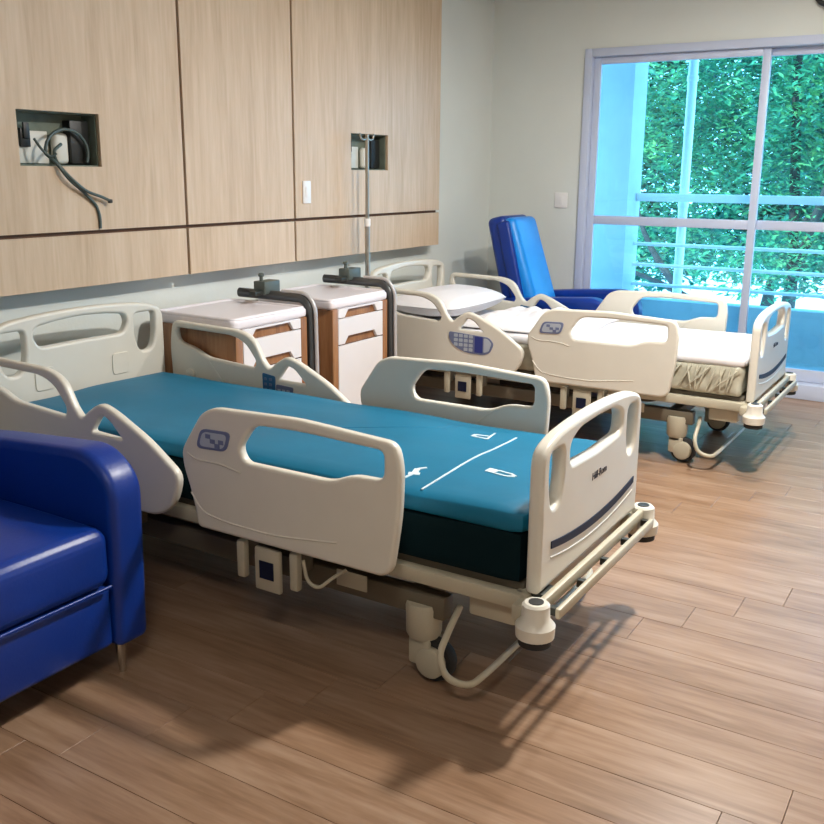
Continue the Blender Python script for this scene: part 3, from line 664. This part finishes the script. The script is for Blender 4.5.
# ------------------------------------------------------------------ recliner armchairs
def pad(name, lx, ly, lz, r, m, parent, loc=(0, 0, 0), ry=0.0, crown=0.0):
    bm = bmesh.new(); add_box(bm, -lx/2, lx/2, -ly/2, ly/2, -lz/2, lz/2, r, 5)
    if crown:
        bmesh.ops.subdivide_edges(bm, edges=bm.edges[:], cuts=3, use_grid_fill=True)
        for v in bm.verts:
            if v.co.z > 0: v.co.z += crown*max(0, 1-(2*v.co.x/lx)**2)*max(0, 1-(2*v.co.y/ly)**2)
    o = finish(bm, name, m, parent, 50); o.location = loc; o.rotation_euler = (0, ry, 0); return o
def make_chair(x, y, label, m='blue_vinyl', mf='blue_vinyl'):
    t = empty('recliner_armchair', (x, y, 0)); tag(t, label, 'armchair')
    SW = 0.46; AT = 0.13
    for s in (-1, 1):
        yc_ = s*(SW/2+AT/2)
        ol = rounded([(0.55, 0.10, 0.03), (1.46, 0.10, 0.03), (1.475, 0.66, 0.10), (1.36, 0.752, 0.12), (0.85, 0.715, 0.2), (0.55, 0.68, 0.06)], 0.05, 6)
        a = plate('armrest', [ol], AT, 0.03, 'XZ', yc_, m, t, 4)
        tube('piping', [(u, yc_+s*0.0, v) for u, v in ()] or [(0.62, yc_-s*0.066, 0.2), (1.40, yc_-s*0.066, 0.2)], 0.004, m, a, 6)
        for xx in (0.62, 1.425):
            bm = bmesh.new(); add_tube(bm, [(xx, yc_-s*0.03, 0), (xx-0.004, yc_-s*0.03, 0.115)], [0.011, 0.018], 12); finish(bm, 'leg', 'chrome', t, 60)
    box('base', 0.66, 1.445, -SW/2+0.004, SW/2-0.004, 0.115, 0.325, m, t, 0.02, 3)
    pad('seat_cushion', 0.70, SW-0.006, 0.20, 0.05, m, t, (1.115, 0, 0.425), 0, 0.02)
    tube('seat_piping', [(1.462, -SW/2+0.02, 0.33), (1.464, SW/2-0.02, 0.33)], 0.006, m, t, 8)
    # leaning back: side shell and softer front cushion
    bk = pad('backrest', 0.15, SW-0.01, 0.98, 0.045, m, t, (0.60, 0, 0.80), R(-14))
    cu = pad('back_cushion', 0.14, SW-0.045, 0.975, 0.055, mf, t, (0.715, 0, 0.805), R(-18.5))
    for s in (-1, 1): pad('back_bolster', 0.10, 0.05, 0.92, 0.022, m, t, (0.665, s*(SW/2-0.01), 0.80), R(-14))
    return t
make_chair(0.0, -0.735, 'dark blue vinyl armchair beside the blue mattress bed')
make_chair(0.0, 4.22, 'blue vinyl reclining armchair between the white bed and the window', 'blue_vinyl', 'window_lit_vinyl')

# ------------------------------------------------------------------ balcony and trees outside
struct(box('balcony_floor', -1.5, 6.5, RY1+0.2, 6.35, -0.20, 0.02, 'balcony_grey'))
struct(box('wall_parapet', 0.82, 6.5, 6.12, 6.30, 0.02, 0.47, 'balcony_grey'))
struct(box('wall_column', 0.20, 0.82, 5.95, 6.30, 0.02, 3.3, 'balcony_white'))
struct(box('ceiling_balcony', -1.5, 6.5, RY1+0.2, 6.35, 2.95, 3.15, 'balcony_white'))
rl = empty('balcony_railing', (0.82, 6.21, 0.47)); tag(rl, 'pale metal balcony railing with horizontal bars outside the window', 'railing')
box('top_rail', 0.002, 5.6, -0.03, 0.03, 0.885, 0.955, 'rail_steel', rl, 0.006)
for z in (0.13, 0.31, 0.50): tube('bar', [(0.002, 0, z), (5.6, 0, z)], 0.016, 'rail_steel', rl, 8)
for x in (1.9, 3.6, 5.3): box('post', x-0.02, x+0.02, -0.02, 0.02, 0.0, 0.89, 'rail_steel', rl, 0.004)
e = empty('drain_pipe', (1.19, 6.42, -5.0)); tag(e, 'pale round pipe rising just outside the balcony railing', 'pipe')
tube('pipe', [(0, 0, 0), (0, 0, 8.15)], 0.042, 'rail_steel', e, 14)
for z in (4.7, 6.3, 7.4): lathe('pipe_clip', [(0.047, z), (0.05, z+0.01), (0.05, z+0.04), (0.047, z+0.05)], (0, 0, 0), 'rail_steel', e, 'z', 14)
struct(box('ground', -40, 40, 6.6, 60, -5.2, -5.0, 'ground_pale'))

def foliage(name, clusters, n, size, m, parent, seed):
    rg = random.Random(seed); vs_, fs = [], []
    tot = sum(c[3]*c[4]*c[5] for c in clusters)
    for (cx, cy, cz, rx, ry, rz_) in clusters:
        k = int(n*rx*ry*rz_/tot)
        for _ in range(k):
            while True:
                p = Vector((rg.uniform(-1, 1), rg.uniform(-1, 1), rg.uniform(-1, 1)))
                if p.length < 1: break
            p = p*(0.55+0.45*p.length)
            c = Vector((cx+p.x*rx, cy+p.y*ry, cz+p.z*rz_))
            l = size*rg.uniform(0.6, 1.5); wd = l*rg.uniform(0.32, 0.5)
            a = rg.uniform(0, 2*math.pi); d = Vector((math.cos(a), math.sin(a), rg.uniform(-0.9, 0.35))).normalized()
            s = d.cross(Vector((rg.uniform(-0.6, 0.6), rg.uniform(-0.6, 0.6), 1))).normalized()
            nn = s.cross(d)
            b = len(vs_)
            vs_ += [c-d*l/2, c+s*wd/2+nn*wd*0.15, c+d*l/2, c-s*wd/2+nn*wd*0.15]
            fs += [(b, b+1, b+2), (b, b+2, b+3)]
    me = bpy.data.meshes.new(name); me.from_pydata([tuple(v) for v in vs_], [], fs)
    o = link(name, me, m, parent); o['kind'] = 'stuff'; return o
def tree(loc, label, clusters, n, size, m, branches, seed):
    t = empty('tree', loc); tag(t, label, 'tree')
    for i, (pts, r0, r1) in enumerate(branches):
        P = smooth_path(pts, 0.4, 4); k = len(P)
        bm = bmesh.new(); add_tube(bm, P, [r0+(r1-r0)*j/(k-1) for j in range(k)], 8); finish(bm, 'trunk' if i == 0 else 'branch', 'bark', t, 60)
    foliage('foliage', clusters, n, size, m, t, seed)
    return t
tree((0.9, 9.2, -5.0), 'leafy light green tree with dark branches just beyond the balcony railing',
     [(-0.9, 0, 7.4, 1.1, 0.9, 0.8), (0.5, 0.1, 7.6, 1.2, 0.9, 1.0), (-0.1, 0.1, 6.6, 1.3, 0.9, 0.6), (1.6, 0.1, 6.8, 1.0, 0.8, 0.9), (-1.0, 0.1, 5.85, 1.0, 0.8, 0.42), (0.5, -0.2, 5.6, 0.9, 0.8, 0.45), (1.4, 0, 5.9, 0.9, 0.7, 0.4), (0.2, 0.3, 8.7, 1.8, 1.0, 0.8)],
     20000, 0.095, 'leaf_light',
     [([(0.6, 0.5, 0), (0.5, 0.4, 3.0), (0.8, 0.2, 5.3), (0.6, 0.2, 8.0)], 0.14, 0.05), ([(0.6, 0.3, 4.4), (-0.3, -0.5, 5.25), (-1.7, -0.7, 5.75)], 0.06, 0.02), ([(0.8, 0.2, 5.4), (1.2, -0.5, 6.6), (1.5, -0.8, 7.8)], 0.06, 0.02), ([(-0.3, -0.5, 5.2), (-0.8, -0.6, 5.9), (-1.0, -0.7, 6.9)], 0.045, 0.015), ([(0.7, 0.2, 5.9), (1.4, -0.4, 6.5), (2.3, -0.6, 6.9)], 0.05, 0.015)], 11)
tree((-2.4, 13.2, -5.0), 'dense dark green tree behind the white balcony column',
     [(0, 0, 7.4, 2.3, 1.6, 1.7), (0.3, 0, 5.4, 2.2, 1.4, 0.9), (0.2, -0.3, 9.0, 2.0, 1.4, 1.0)], 22000, 0.19, 'leaf_deep',
     [([(0, 0.3, 0), (0.1, 0.2, 4.0), (0.3, 0, 7.5)], 0.2, 0.07)], 12)
tree((2.35, 13.2, -5.0), 'dark green tree behind the light green one outside the window',
     [(0, 0, 7.4, 2.2, 1.6, 1.7), (-0.3, 0.2, 5.5, 1.9, 1.3, 0.8), (0.2, -0.2, 9.0, 2.0, 1.4, 1.0)], 22000, 0.19, 'leaf_deep',
     [([(0, 0.3, 0), (-0.1, 0.2, 4.0), (0.2, 0, 7.5)], 0.22, 0.07)], 13)
tree((0.0, 17.2, -5.0), 'hazy green tree seen in the gap between the two dark trees',
     [(0, 0, 7.6, 2.8, 1.5, 2.2), (-0.2, 0.2, 5.4, 2.6, 1.3, 1.0), (0.2, -0.2, 9.8, 2.4, 1.4, 1.2)], 16000, 0.24, 'leaf_deep',
     [([(0, 0.3, 0), (-0.1, 0.2, 4.0), (0.2, 0, 7.5)], 0.22, 0.07)], 14)
